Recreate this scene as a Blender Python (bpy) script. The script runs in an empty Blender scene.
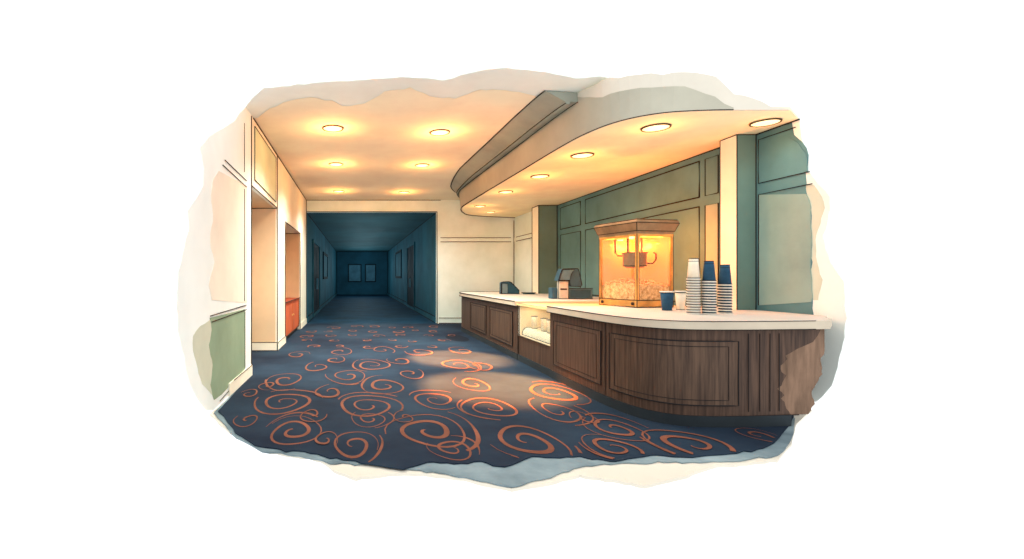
import bpy, bmesh, math, random
from mathutils import Vector, Matrix, noise
from mathutils.geometry import tessellate_polygon
random.seed(7)
S = bpy.context.scene
COL = S.collection
PI = math.pi
F, HX, HY, EYE = 480.0, 356.0, 277.0, 1.4

# ------------------------------------------------------------------ materials
def lin(c):
    o = []
    for v in c:
        v = v / 255.0
        o.append(v / 12.92 if v <= 0.04045 else ((v + 0.055) / 1.055) ** 2.4)
    return (o[0], o[1], o[2], 1.0)

MATS = {}
def wash(name, rgb, var=0.12, scale=1.6, rough=0.85, rgb2=None, spec=0.15, stretch=None, metallic=0.0):
    """pigment colour with a soft mottling of its own"""
    if name in MATS: return MATS[name]
    m = bpy.data.materials.new(name); m.use_nodes = True
    nt = m.node_tree; b = nt.nodes['Principled BSDF']
    b.inputs['Roughness'].default_value = rough
    b.inputs['Specular IOR Level'].default_value = spec
    b.inputs['Metallic'].default_value = metallic
    tc = nt.nodes.new('ShaderNodeTexCoord')
    mp = nt.nodes.new('ShaderNodeMapping')
    if stretch: mp.inputs['Scale'].default_value = stretch
    nz = nt.nodes.new('ShaderNodeTexNoise')
    nz.inputs['Scale'].default_value = scale; nz.inputs['Detail'].default_value = 6
    nz.inputs['Roughness'].default_value = 0.6
    rp = nt.nodes.new('ShaderNodeValToRGB')
    rp.color_ramp.elements[0].position = 0.32; rp.color_ramp.elements[1].position = 0.68
    a = [max(0, v * (1 - var)) for v in rgb]
    z = rgb2 if rgb2 else [min(255, v * (1 + var * 0.6)) for v in rgb]
    rp.color_ramp.elements[0].color = lin(a); rp.color_ramp.elements[1].color = lin(z)
    nt.links.new(tc.outputs['Object'], mp.inputs['Vector'])
    nt.links.new(mp.outputs['Vector'], nz.inputs['Vector'])
    nt.links.new(nz.outputs['Fac'], rp.inputs['Fac'])
    nt.links.new(rp.outputs['Color'], b.inputs['Base Color'])
    MATS[name] = m
    return m

def emit(name, rgb, strength):
    m = bpy.data.materials.new(name); m.use_nodes = True
    nt = m.node_tree; b = nt.nodes['Principled BSDF']
    b.inputs['Base Color'].default_value = lin(rgb)
    b.inputs['Emission Color'].default_value = lin(rgb)
    b.inputs['Emission Strength'].default_value = strength
    return m

def glass(name, rgb, opacity):
    m = bpy.data.materials.new(name); m.use_nodes = True
    nt = m.node_tree
    for n in list(nt.nodes): nt.nodes.remove(n)
    out = nt.nodes.new('ShaderNodeOutputMaterial')
    mix = nt.nodes.new('ShaderNodeMixShader'); mix.inputs[0].default_value = opacity
    tr = nt.nodes.new('ShaderNodeBsdfTransparent'); tr.inputs[0].default_value = (1, 1, 1, 1)
    gl = nt.nodes.new('ShaderNodeBsdfPrincipled')
    gl.inputs['Base Color'].default_value = lin(rgb); gl.inputs['Roughness'].default_value = 0.15
    nt.links.new(tr.outputs[0], mix.inputs[1]); nt.links.new(gl.outputs[0], mix.inputs[2])
    nt.links.new(mix.outputs[0], out.inputs[0])
    return m

INK    = wash('ink_black', (38, 34, 34), 0.1)
INKB   = wash('ink_brown', (66, 52, 43), 0.1)
INKT   = wash('ink_teal', (14, 36, 46), 0.1)
PAPER  = wash('bare_plaster', (246, 250, 243), 0.03, 1.2)
PAPERW = wash('bare_board', (222, 212, 196), 0.03, 1.2)
CREAM  = wash('cream_wall_paint', (252, 240, 218), 0.06, 0.9)
CREAMB = wash('cream_back_wall_paint', (236, 250, 240), 0.06, 0.9)
PEACH  = wash('peach_wall_paint', (248, 236, 216), 0.06, 0.9)
TAN    = wash('tan_recess_paint', (226, 196, 158), 0.06, 0.9)
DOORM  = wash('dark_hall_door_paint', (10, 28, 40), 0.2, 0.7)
OLIVE  = wash('olive_panel_paint', (214, 222, 190), 0.06, 1.4)
SAGE   = wash('sage_panel_paint', (152, 172, 142), 0.07, 1.4)
CEIL   = wash('warm_ceiling_paint', (252, 238, 212), 0.06, 0.7)
SOFF   = wash('soffit_paint', (255, 234, 196), 0.07, 0.8)
TAUPE  = wash('taupe_tier_paint', (156, 160, 148), 0.09, 1.0)
FASC   = wash('stone_fascia_paint', (186, 180, 162), 0.07, 1.0)
GREEN  = wash('green_wall_paint', (94, 134, 138), 0.12, 0.9)
GREENL = wash('light_green_panel_paint', (144, 172, 164), 0.09, 1.1)
GREEND = wash('deep_green_pillar_paint', (104, 130, 120), 0.08, 1.0)
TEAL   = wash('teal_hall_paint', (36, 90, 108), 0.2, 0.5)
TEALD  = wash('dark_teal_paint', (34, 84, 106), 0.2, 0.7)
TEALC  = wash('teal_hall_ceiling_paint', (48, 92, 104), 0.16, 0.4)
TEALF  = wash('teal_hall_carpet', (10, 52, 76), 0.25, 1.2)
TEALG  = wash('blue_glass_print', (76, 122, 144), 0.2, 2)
NAVY   = wash('navy_carpet', (20, 32, 54), 0.25, 0.55, 0.95, (40, 58, 74))
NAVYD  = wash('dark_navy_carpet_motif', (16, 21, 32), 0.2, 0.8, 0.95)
WASHB  = wash('worn_blue_carpet', (92, 112, 122), 0.16, 1.2, 0.95, (150, 166, 170))
RUST   = wash('rust_carpet_motif', (128, 76, 58), 0.16, 3.0, 0.95)
WOOD   = wash('dark_walnut_wood', (70, 50, 40), 0.22, 5.0, 0.6, (92, 68, 54), 0.2, (8, 8, 0.4))
WOODP  = wash('walnut_panel_wood', (76, 55, 44), 0.22, 5.0, 0.6, (98, 74, 58), 0.2, (8, 8, 0.4))
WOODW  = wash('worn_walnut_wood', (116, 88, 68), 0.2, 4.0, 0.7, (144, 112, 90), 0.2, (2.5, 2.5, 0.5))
PLINTH = wash('navy_black_kickboard', (42, 48, 52), 0.12, 2.0)
STONE  = wash('cream_counter_stone', (206, 196, 184), 0.04, 1.3, 0.55)
STONEE = wash('counter_stone_edge', (200, 184, 162), 0.06, 2.0, 0.6)
TANTOP = wash('honey_case_top', (242, 208, 148), 0.06, 2.0, 0.5)
CASEIN = wash('cream_case_lining', (252, 230, 184), 0.05, 2.0)
ORANGE = wash('burnt_orange_lacquer', (200, 96, 56), 0.12, 1.5)
ORANGD = wash('deep_orange_lacquer', (160, 72, 42), 0.1, 1.5)
BRASS  = wash('warm_brass', (216, 158, 84), 0.15, 5, 0.4, None, 0.4, None, 0.35)
BRONZE = wash('brown_bronze_hood', (146, 116, 84), 0.16, 5, 0.45, None, 0.4, None, 0.2)
STEEL  = wash('kettle_steel', (124, 100, 72), 0.15, 6, 0.35, None, 0.5, None, 0.4)
CORN   = wash('popcorn_flakes', (216, 140, 70), 0.2, 22, 0.9, (246, 200, 134))
BLUE   = wash('navy_blue_cup_paper', (46, 80, 104), 0.14, 9)
CUPW   = wash('cream_cup_paper', (250, 232, 206), 0.06, 9)
CUPR   = wash('pale_rolled_rim', (226, 218, 204), 0.05, 9)
SLATE  = wash('slate_plastic', (76, 112, 126), 0.12, 6, 0.5)
SLATED = wash('dark_slate_plastic', (50, 84, 100), 0.12, 6, 0.5)
BEIGE  = wash('beige_plastic', (186, 186, 172), 0.08, 6, 0.5)
TRAYM  = wash('pale_sage_tray', (196, 192, 164), 0.06, 4)
RING   = wash('bronze_light_ring', (84, 60, 40), 0.1, 5)
LENS   = emit('glowing_lens', (255, 226, 168), 1.0)
GLASS  = glass('clear_glass', (255, 240, 214), 0.03)
AMBERGLOW  = glass('amber_glow_glass', (255, 196, 120), 0.42)  # orange glow of the interior put into the tint of the rear panes
GLASSC = glass('case_front_glass', (255, 246, 226), 0.10)
TUMB   = glass('tumbler_glass', (240, 232, 206), 0.55)

# ------------------------------------------------------------------ helpers
WORLD = {}
def new_bm(): return bmesh.new()
def link(name, bm, mats, parent=None, loc=None, local=False, smooth=False):
    """link a bmesh given in world space as one mesh object (origin at loc)"""
    off = Vector((0, 0, 0))
    if parent is not None and not local: off = WORLD[parent.name]
    if parent is None and loc is not None and not local: off = Vector(loc)
    if off.length: bmesh.ops.translate(bm, verts=bm.verts, vec=-off)
    bmesh.ops.recalc_face_normals(bm, faces=bm.faces)
    me = bpy.data.meshes.new(name); bm.to_mesh(me); bm.free()
    for m in (mats if isinstance(mats, (list, tuple)) else [mats]): me.materials.append(m)
    if smooth:
        for p in me.polygons: p.use_smooth = True
    o = bpy.data.objects.new(name, me); COL.objects.link(o)
    if parent is not None:
        o.parent = parent; WORLD[o.name] = WORLD[parent.name].copy()
    else:
        if loc is not None: o.location = loc
        WORLD[o.name] = Vector(loc) if loc is not None else Vector((0, 0, 0))
    return o
def struct(name, bm, mats, parent=None):
    o = link(name, bm, mats, parent); o['kind'] = 'structure'; return o
def tag(o, label, cat, group=None, kind=None):
    o['label'] = label; o['category'] = cat
    if group: o['group'] = group
    if kind: o['kind'] = kind
    return o
def thing(name, label, cat, loc, rz=0.0, group=None):
    o = bpy.data.objects.new(name, None); COL.objects.link(o)
    o.location = loc; o.rotation_euler = (0, 0, rz); o.empty_display_size = 0.1
    WORLD[o.name] = Vector(loc)
    return tag(o, label, cat, group)
def setmat(bm, faces, i):
    for f in faces: f.material_index = i
def box(bm, x0, x1, y0, y1, z0, z1, mi=0, bevel=0.0):
    c = [(x, y, z) for x in (x0, x1) for y in (y0, y1) for z in (z0, z1)]
    v = [bm.verts.new(p) for p in c]
    q = [(0,1,3,2),(4,6,7,5),(0,4,5,1),(2,3,7,6),(0,2,6,4),(1,5,7,3)]
    fs = [bm.faces.new([v[i] for i in a]) for a in q]
    setmat(bm, fs, mi)
    if bevel:
        es = set(e for f in fs for e in f.edges)
        r = bmesh.ops.bevel(bm, geom=list(es), offset=bevel, segments=2, affect='EDGES', profile=0.5)
        for f in r['faces']: f.material_index = mi
    return fs
def prism(bm, pts, ext, mi=0):
    """polygon of 3D points swept by the vector ext"""
    ext = Vector(ext); n = len(pts)
    a = [bm.verts.new(Vector(p)) for p in pts]
    b = [bm.verts.new(Vector(p) + ext) for p in pts]
    if n > 4:
        for t in tessellate_polygon([[v.co for v in a]]):
            try: bm.faces.new([a[k] for k in t]); bm.faces.new([b[k] for k in reversed(t)])
            except ValueError: pass
    else:
        bm.faces.new(a); bm.faces.new(list(reversed(b)))
    for i in range(n):
        j = (i + 1) % n
        bm.faces.new([a[j], a[i], b[i], b[j]]).material_index = mi
    for v in a + b:
        for f in v.link_faces: f.material_index = mi
def tube(bm, pts, r, sides=6, mi=0, closed=False):
    P = [Vector(p) for p in pts]; n = len(P); rings = []
    for i in range(n):
        if closed: t = P[(i + 1) % n] - P[i - 1]
        else: t = P[min(i + 1, n - 1)] - P[max(i - 1, 0)]
        t.normalize()
        up = Vector((0, 0, 1)) if abs(t.z) < 0.9 else Vector((0, 1, 0))
        u = t.cross(up).normalized(); w = u.cross(t)
        rr = r[i] if isinstance(r, (list, tuple)) else r
        rings.append([bm.verts.new(P[i] + (u * math.cos(2*PI*k/sides) + w * math.sin(2*PI*k/sides)) * rr) for k in range(sides)])
    for i in range(n if closed else n - 1):
        A, B = rings[i], rings[(i + 1) % n]
        for k in range(sides):
            bm.faces.new([A[k], A[(k+1) % sides], B[(k+1) % sides], B[k]]).material_index = mi
    if not closed:
        bm.faces.new(rings[0]).material_index = mi; bm.faces.new(list(reversed(rings[-1]))).material_index = mi
def lathe(bm, prof, c=(0,0,0), seg=24, mi=0, closed_profile=False):
    rings = []
    for (r, z) in prof:
        if r < 1e-6: rings.append([bm.verts.new((c[0], c[1], c[2] + z))])
        else: rings.append([bm.verts.new((c[0] + r*math.cos(2*PI*k/seg), c[1] + r*math.sin(2*PI*k/seg), c[2] + z)) for k in range(seg)])
    prs = list(zip(rings, rings[1:])) + ([(rings[-1], rings[0])] if closed_profile else [])
    for A, B in prs:
        for k in range(seg):
            k2 = (k + 1) % seg
            if len(A) == 1 and len(B) == 1: break
            if len(A) == 1: f = bm.faces.new([A[0], B[k2], B[k]])
            elif len(B) == 1: f = bm.faces.new([A[k], A[k2], B[0]])
            else: f = bm.faces.new([A[k], A[k2], B[k2], B[k]])
            f.material_index = mi
def catmull(pts, n=8):
    P = [Vector((p[0], p[1], 0)) for p in pts]; out = []
    for i in range(len(P) - 1):
        a, b, c, d = P[max(i-1, 0)], P[i], P[i+1], P[min(i+2, len(P)-1)]
        for k in range(n):
            t = k / n
            out.append(0.5*((2*b) + (c-a)*t + (2*a-5*b+4*c-d)*t*t + (3*b-a-3*c+d)*t**3))
    out.append(P[-1]); return out
def resample(path, n):
    L = [0.0]
    for a, b in zip(path, path[1:]): L.append(L[-1] + (b-a).length)
    out = []
    for k in range(n):
        s = L[-1]*k/(n-1); i = 0
        while i < len(L)-2 and L[i+1] < s: i += 1
        t = (s-L[i])/max(1e-9, L[i+1]-L[i]); out.append(path[i].lerp(path[i+1], t))
    return out
def normals(path):
    """outward (towards the lobby) normals of a path that runs far -> near -> right"""
    o = []
    for i in range(len(path)):
        t = path[min(i+1, len(path)-1)] - path[max(i-1, 0)]
        t.normalize(); o.append(Vector((t.y, -t.x, 0)))
    return o
def ragged(pts, amp, step=7.0, seed=0, closed=False):
    """a broken, brush-like edge between traced points (small irregular wander)"""
    out = []; n = len(pts)
    for i in range(n if closed else n - 1):
        a = Vector((pts[i][0], pts[i][1], 0)); b = Vector((pts[(i+1) % n][0], pts[(i+1) % n][1], 0))
        L = (b-a).length; k = max(1, int(L/step)); d = (b-a).normalized() if L > 0 else Vector((1,0,0))
        nn = Vector((-d.y, d.x, 0))
        for j in range(k):
            p = a.lerp(b, j/k)
            w = noise.noise(Vector((p.x*0.09 + seed*13.7, p.y*0.09, seed))) + 0.5*noise.noise(Vector((p.x*0.23, p.y*0.23, seed+5)))
            if j == 0 and i == 0 and not closed: w = 0
            out.append(p + nn*w*amp)
    if not closed: out.append(Vector((pts[-1][0], pts[-1][1], 0)))
    return [(p.x, p.y) for p in out]
# where a sight line meets a real plane of the room
def on_floor(px, py, z=0.0):
    Y = (EYE - z)*F/(py - HY); return ((px-HX)*Y/F, Y, z)
def on_ceil(px, py, z):
    Y = (z - EYE)*F/(HY - py); return ((px-HX)*Y/F, Y, z)
def on_side(px, py, X):
    Y = X*F/(px - HX); return (X, Y, EYE - (py-HY)*Y/F)

XL, XR, YB, ZC, ZS = -1.5, 5.0, 14.45, 3.72, 3.18

# ------------------------------------------------------------------ floor
carpet_px = [(218,411),(228,423),(236,432),(255,445),(286,451),(317,452.6),(330,459),(356,460),(368,464),(403,469),(434,460),(454,463),
             (481,462),(505,467),(532,456),(560,457),(580,457),(616,461),(651,455),(687,457),(723,454),(758,450),(775,443),(789,425),(794,416)]
wash_px = [(214,412),(226,426),(236,438),(262,451),(300,456),(330,462),(380,465),(420,470),(445,474),(480,480),(512,488),(535,480),(551,477),
           (580,466),(640,462),(700,462),(740,460),(778,455),(792,440),(795,418)]
paper_px = [(210,414),(230,432),(270,452),(321,459),(333,470),(356,478),(403,473),(430,474),(470,480),(512,489),(545,484),(580,475),(612,480),(644,485),(676,479),
            (716,465),(777,460),(792,444),(796,424),(812,410)]
def floor_poly(px, z, seed, amp, tail):
    near = [on_floor(x, y, z) for (x, y) in ragged(px, amp, 6, seed)]
    return near + tail(z)
bm = new_bm()
tailc = lambda z: [(4.45, 4.9, z), (4.45, YB, z), (XL, YB, z)]
tailp = lambda z: [(4.98, 5.6, z), (4.98, YB, z), (XL-0.9, YB, z), (XL-0.9, 6.9, z), (XL, 6.8, z)]
prism(bm, floor_poly(paper_px, -0.020, 1, 2.0, tailp), (0, 0, -0.02), 0)
prism(bm, floor_poly(wash_px, -0.010, 2, 2.0, lambda z: [(4.4, 4.95, z), (4.4, YB, z), (XL, YB, z), (XL, 6.8, z)]), (0, 0, -0.007), 1)
carp = floor_poly(carpet_px, 0.0, 3, 2.5, lambda z: [(4.45, 4.9, z), (4.98, 5.5, z), (4.98, YB, z), (XL-0.9, YB, z), (XL-0.9, 6.9, z), (XL, 6.8, z)])
prism(bm, carp, (0, 0, -0.007), 2)
def inside(p, poly):
    c = False; n = len(poly); j = n-1
    for i in range(n):
        a, b = poly[i], poly[j]
        if (a[1] > p[1]) != (b[1] > p[1]) and p[0] < (b[0]-a[0])*(p[1]-a[1])/(b[1]-a[1]) + a[0]: c = not c
        j = i
    return c
RZ = 0.0014
def ribbon(cx, cy, R, turns, a0, hand, width, ys=1.45, mi=3, rin=0.12, z=None):
    global RZ
    RZ += 0.00012; z = RZ
    n = int(26*turns)+6; L = []; Rr = []
    for i in range(n+1):
        t = i/n
        r = R*(rin + (1-rin)*t**0.85); a = a0 + hand*turns*2*PI*t
        r *= 1 + 0.06*math.sin(3*a + cx*7)
        w = width*(0.35 + 0.65*math.sin(PI*min(1, 0.12+0.88*t)))*(0.8 + 0.3*math.sin(5*t + cy*3))
        for q, arr in ((-w/2, L), (w/2, Rr)):
            arr.append((cx + (r+q)*math.cos(a), cy + (r+q)*math.sin(a)*ys, z))
    for i in range(n):
        qd = [L[i], L[i+1], Rr[i+1], Rr[i]]
        if all(inside(p, carp) for p in qd) and all(p[0] > XL+0.02 or p[1] > 6.95 for p in qd):
            bm.faces.new([bm.verts.new(p) for p in qd]).material_index = mi
swirls = [(294,431,31,17),(354,445,25,17),(284,402,31,12),(286,380,21,10),(368,406,34,13),(370,419,20,9),(430,431,43,20),(452,449,24,12),
          (528,441,39,21),(491,408,31,12),(557,411,24,14),(555,393,28,11),(436,400,24,9),(348,376,21,8),(384,386,23,9),(372,365,20,6),(458,365,20,6),
          (473,384,19,9),(249,394,10,8),(248,420,14,12),(616,429,29,14),(693,445,43,19),(614,448,30,14),(759,436,18,9),(586,419,14,9),(318,367,14,6),
          (330,392,16,8),(410,374,15,6),(420,352,16,4),(298,355,12,5),(340,352,14,4),(382,350,13,4),(462,351,15,4),(312,415,15,9),
          (325,440,14,10),(405,418,13,7),(335,360,12,4),(400,361,13,4),(480,366,14,5),(268,386,10,6)]
for i, (px, py, rx, ry) in enumerate(swirls):
    c = on_floor(px, py); Y = c[1]
    R = rx*Y/F; RY = (Y*Y*ry/(EYE*F))
    ys = max(0.9, min(2.0, RY/R)); hand = -1 if i % 3 else 1
    tn = 2.1 if rx > 26 else (1.7 if rx > 17 else 1.25)
    ribbon(c[0], c[1], R, tn, random.uniform(0, 6.28), hand, R*(0.12 if rx > 17 else 0.17), ys)
    if rx > 19: ribbon(c[0]+0.02, c[1]+0.05, R*1.12, 0.33, random.uniform(0, 6.28), hand, R*0.10, ys, rin=0.92)
# small motifs of the far carpet
rows = [(347, 30), (341, 27), (336, 24), (331.5, 21), (327.5, 20)]
for py, st in rows:
    x = 306 + (py % 5)*3
    while x < 462:
        c = on_floor(x + random.uniform(-4, 4), py + random.uniform(-1, 1)); R = random.uniform(5, 9)*c[1]/F
        if c[0] > XL+0.3 and c[0] < 2.55:
            ribbon(c[0], c[1], R, 1.0, random.uniform(0, 6.28), random.choice((-1, 1)), R*0.34, 1.5)
        x += st
# one broad dark medallion by the end of the counter
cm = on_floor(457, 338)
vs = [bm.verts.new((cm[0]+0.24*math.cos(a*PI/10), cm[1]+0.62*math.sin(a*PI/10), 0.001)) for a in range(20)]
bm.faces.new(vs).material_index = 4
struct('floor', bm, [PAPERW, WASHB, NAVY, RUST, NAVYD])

# ------------------------------------------------------------------ ceiling of the lobby
paper_c = [(245,108),(252,98),(264,89),(322,83),(365,81),(401,77.6),(428,79),(443,81),(470,74),(485,70.6),(506,68.5),(537,71.5),(576,79),(600,77)]
paint_c = [(258,118),(270,109),(290,100),(310,98),(332,101),(342,106),(365,104),(385,92),(410,88),(430,96),(455,99),(480,90),(505,90),(540,97),(575,96),(600,92)]
bm = new_bm()
pa = [on_ceil(x, y, ZC) for (x, y) in ragged(paper_c, 1.2, 8, 4)]
prism(bm, [(p[0], p[1], ZC+0.008) for p in pa] + [(3.3, 5.75, ZC+0.008), (3.6, 6.4, ZC+0.008), (XR, 7.4, ZC+0.008), (XR, YB, ZC+0.008), (XL, YB, ZC+0.008)], (0, 0, 0.03), 0)
pb = [on_ceil(x, y, ZC) for (x, y) in ragged(paint_c, 1.6, 6, 6)]
pb = [p for p in pb if p[0] > XL]
prism(bm, pb + [(3.2, 6.6, ZC), (3.2, YB-0.002, ZC), (XL+0.002, YB-0.002, ZC), (XL+0.002, pb[0][1], ZC)], (0, 0, 0.003), 1)
struct('ceiling', bm, [PAPER, CEIL])

# ------------------------------------------------------------------ left wall with its two recesses
Y1, Y2, Y3, Y4, XB = 6.86, 9.12, 10.14, 12.86, -2.05
ZH1, ZH2 = 2.71, 2.57
near_px = [(213,416),(200,404),(193.6,393),(187,375),(184,357),(178,330),(177,300),(178.6,271),(184,248),(188,230),(188,212),(203,186),(203,168),(200,148),(209.5,136),(222,128),(234,121),(240,112),(246,106)]
bm = new_bm()
nb = [on_side(x, y, XL) for (x, y) in ragged(near_px, 1.4, 7, 8)]
nb = [(p[0], p[1], min(max(p[2], 0.0), ZC)) for p in nb]
prism(bm, nb + [(XL, Y1, ZC), (XL, Y1, 0)], (-0.03, 0, 0), 0)
# painted peach field of the near wall between the rails
pk = [(212,300),(209,285),(214,262),(210,240),(213,215),(211,195),(214,180),(219,171)]
pp = [on_side(x, y, XL+0.004) for (x, y) in ragged(pk, 1.5, 6, 9)]
prism(bm, pp + [on_side(247, 186, XL+0.004), on_side(247.5, 303, XL+0.004)], (-0.006, 0, 0), 1)
# green painted panel below the rail with a worn edge
pk = [(222,402),(214,400),(211,385),(213,365),(209,345),(212,330),(210,318)]
pp = [on_side(x, min(y, 277+0.92*(356-x)-6), XL+0.004) for (x, y) in ragged(pk, 1.6, 5, 10)]
prism(bm, pp + [on_side(245, 309, XL+0.004), on_side(245, 369, XL+0.004)], (-0.006, 0, 0), 2)
pk = [(213,396),(202,384),(198,368),(193,350),(193,336),(200,326),(210,320)]
pp = [on_side(x, y, XL+0.002) for (x, y) in ragged(pk, 1.4, 5, 11)]
prism(bm, pp + [on_side(220, 318, XL+0.002), on_side(222, 390, XL+0.002)], (-0.006, 0, 0), 5)
# headers, pier, far pier
box(bm, XL-0.06, XL, Y1, Y2, ZH1, ZC, 1); box(bm, XB, XL-0.06, 7.3, Y2, ZH1, ZH1+0.05, 4)
box(bm, XB, XL, Y2, Y3, 0, ZC, 1)
box(bm, XB, XL, Y3, Y4, ZH2, ZC, 3)
box(bm, XB, XL, Y4, YB, 0, ZC, 3)
box(bm, XB-0.05, XB, 7.6, YB, 0, ZH1+0.05, 4)
box(bm, XL-0.08, XL-0.032, Y1-0.04, Y1-0.005, 0, ZC, 1)
# tan faces inside the recesses
box(bm, XB, XL-0.03, Y2-0.006, Y2+0.01, 0.16, ZH1-0.002, 4)
box(bm, XB, XL-0.03, Y4-0.006, Y4+0.01, 0.16, ZH2-0.002, 4)
# olive panel of the first header
pts = [on_side(254.5, 122, XL+0.006), on_side(275.8, 157, XL+0.006), on_side(275.8, 202, XL+0.006), on_side(254.5, 179.5, XL+0.006)]
pts = [(p[0], p[1], min(p[2], ZC-0.1)) for p in pts]
prism(bm, pts, (-0.01, 0, 0), 6)
struct('wall_left', bm, [PAPER, PEACH, SAGE, CREAM, TAN, wash('faded_sage', (214, 216, 192), 0.06, 1.4), OLIVE])
bm = new_bm()
box(bm, XL, XL+0.02, Y2-0.02, Y3, 0, 0.16); box(bm, XB, XL+0.02, Y2-0.02, Y2, 0, 0.16)
box(bm, XL, XL+0.02, Y4, YB, 0, 0.16)
pw = on_side(228, 395, XL)[1]
box(bm, XL, XL+0.02, pw, Y1, 0, 0.15)
struct('baseboard_left', bm, CREAM)

# ------------------------------------------------------------------ back wall with the hall opening
HXL, HXR, HZ = -1.5, 2.44, 3.36
bm = new_bm()
box(bm, XL, HXR, YB, YB+0.2, HZ, ZC, 0)
box(bm, HXR, 5.1, YB, YB+0.2, 0, ZC, 0)
struct('wall_back', bm, CREAMB)
bm = new_bm(); box(bm, 4.76, 5.0, 12.35, YB, 0, ZC, 0); struct('wall_return', bm, CREAMB)
bm = new_bm(); box(bm, HXR+0.03, 4.76, YB-0.025, YB, 0, 0.17); struct('baseboard_back', bm, CREAMB)
bm = new_bm(); box(bm, HXR+0.1, 4.70, YB-0.02, YB, 2.46, 2.58); box(bm, 4.74, 4.76, 12.4, YB-0.05, 2.46, 2.58)
struct('trim_1', bm, CREAMB)

# ------------------------------------------------------------------ the dark hall
YE = 37.0
def frame_x(bm, x, y0, y1, z0, z1, w, d, mi):
    """four bars round a rectangle on a plane X = x; d = signed thickness"""
    a, b = min(x, x+d), max(x, x+d)
    box(bm, a, b, y0-w, y0, z0-w, z1+w, mi); box(bm, a, b, y1, y1+w, z0-w, z1+w, mi)
    box(bm, a, b, y0, y1, z1, z1+w, mi); box(bm, a, b, y0, y1, z0-w, z0, mi)
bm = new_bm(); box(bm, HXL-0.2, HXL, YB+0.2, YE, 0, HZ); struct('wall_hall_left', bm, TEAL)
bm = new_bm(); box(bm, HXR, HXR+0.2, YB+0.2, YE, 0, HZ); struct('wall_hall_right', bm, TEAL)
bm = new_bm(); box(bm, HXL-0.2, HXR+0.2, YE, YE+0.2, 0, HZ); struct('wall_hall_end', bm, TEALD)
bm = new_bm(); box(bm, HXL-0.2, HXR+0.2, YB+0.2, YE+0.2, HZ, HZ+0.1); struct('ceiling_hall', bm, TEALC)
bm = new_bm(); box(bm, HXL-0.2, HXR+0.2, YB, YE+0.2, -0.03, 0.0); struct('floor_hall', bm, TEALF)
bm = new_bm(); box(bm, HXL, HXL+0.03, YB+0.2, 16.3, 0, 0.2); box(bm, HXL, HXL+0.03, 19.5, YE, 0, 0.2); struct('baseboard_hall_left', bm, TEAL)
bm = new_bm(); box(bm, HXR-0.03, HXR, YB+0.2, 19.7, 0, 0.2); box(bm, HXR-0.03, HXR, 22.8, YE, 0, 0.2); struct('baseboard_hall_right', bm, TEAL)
def hall_door(name, x, y0, y1, z1, s):
    bm = new_bm(); box(bm, *sorted((x+0.002*s, x+0.02*s)), y0, y1, 0, z1)
    d = struct(name, bm, DOORM)
    bm = new_bm(); frame_x(bm, x+0.002*s, y0, y1, 0.12, z1, 0.1, 0.05*s, 0); struct('door_frame', bm, TEAL, d)
    bm = new_bm()
    box(bm, *sorted((x+0.02*s, x+0.026*s)), (y0+y1)/2-0.03, (y0+y1)/2+0.03, 0.02, z1-0.02); struct('meeting_gap', bm, INKT, d)
    bm = new_bm()
    for dy in (-0.2, 0.2): tube(bm, [(x+0.06*s, (y0+y1)/2+dy, 0.95), (x+0.06*s, (y0+y1)/2+dy, 1.35)], 0.02)
    struct('door_handle', bm, TEALG, d)
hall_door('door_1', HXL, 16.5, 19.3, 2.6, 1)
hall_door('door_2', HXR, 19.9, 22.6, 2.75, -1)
def poster_side(x, y0, y1, z0, z1, s, label):
    t = thing('poster_frame', label, 'picture frame', (x+0.03*s, (y0+y1)/2, z0), 0, 'framed posters in the dark hall')
    bm = new_bm(); frame_x(bm, x+0.003*s, y0, y1, z0, z1, 0.12, 0.05*s, 0); link('frame', bm, INKT, t)
    bm = new_bm(); box(bm, *sorted((x+0.003*s, x+0.02*s)), y0, y1, z0, z1); link('print', bm, TEAL, t)
poster_side(HXL, 21.7, 24.6, 1.42, 2.42, 1, 'narrow framed poster on the left wall of the dark hall')
poster_side(HXR, 25.7, 29.0, 1.45, 2.75, -1, 'tall framed poster on the right wall of the dark hall')
for px0, px1, lab in ((349, 360.5, 'left of two pale blue framed posters on the far hall wall'), (366, 375, 'right of two pale blue framed posters on the far hall wall')):
    x0, x1 = (px0-HX)*YE/F, (px1-HX)*YE/F
    z0, z1 = EYE-(281-HY)*YE/F, EYE-(265-HY)*YE/F
    t = thing('poster_frame', lab, 'picture frame', ((x0+x1)/2, YE-0.03, z0), 0, 'framed posters in the dark hall')
    bm = new_bm()
    box(bm, x0-0.08, x0, YE-0.06, YE-0.003, z0-0.08, z1+0.08); box(bm, x1, x1+0.08, YE-0.06, YE-0.003, z0-0.08, z1+0.08)
    box(bm, x0, x1, YE-0.06, YE-0.003, z1, z1+0.08); box(bm, x0, x1, YE-0.06, YE-0.003, z0-0.08, z0)
    link('frame', bm, INKT, t)
    bm = new_bm(); box(bm, x0, x1, YE-0.03, YE-0.003, z0, z1); link('print', bm, TEALG, t)

for y, e_ in ((16.5, 28), (19.5, 32), (22.5, 34), (25.5, 36), (28.5, 38), (31.5, 42), (34.0, 46)):  # fill lights added mid-hall without fixtures, to brighten the dark passage
    l = bpy.data.lights.new('hall_fill_light', 'POINT'); l.energy = e_; l.color = (0.78, 0.98, 1.0); l.shadow_soft_size = 0.3
    o = bpy.data.objects.new('hall_fill_light', l); COL.objects.link(o); o.location = (0.47, y, 1.9)

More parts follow.
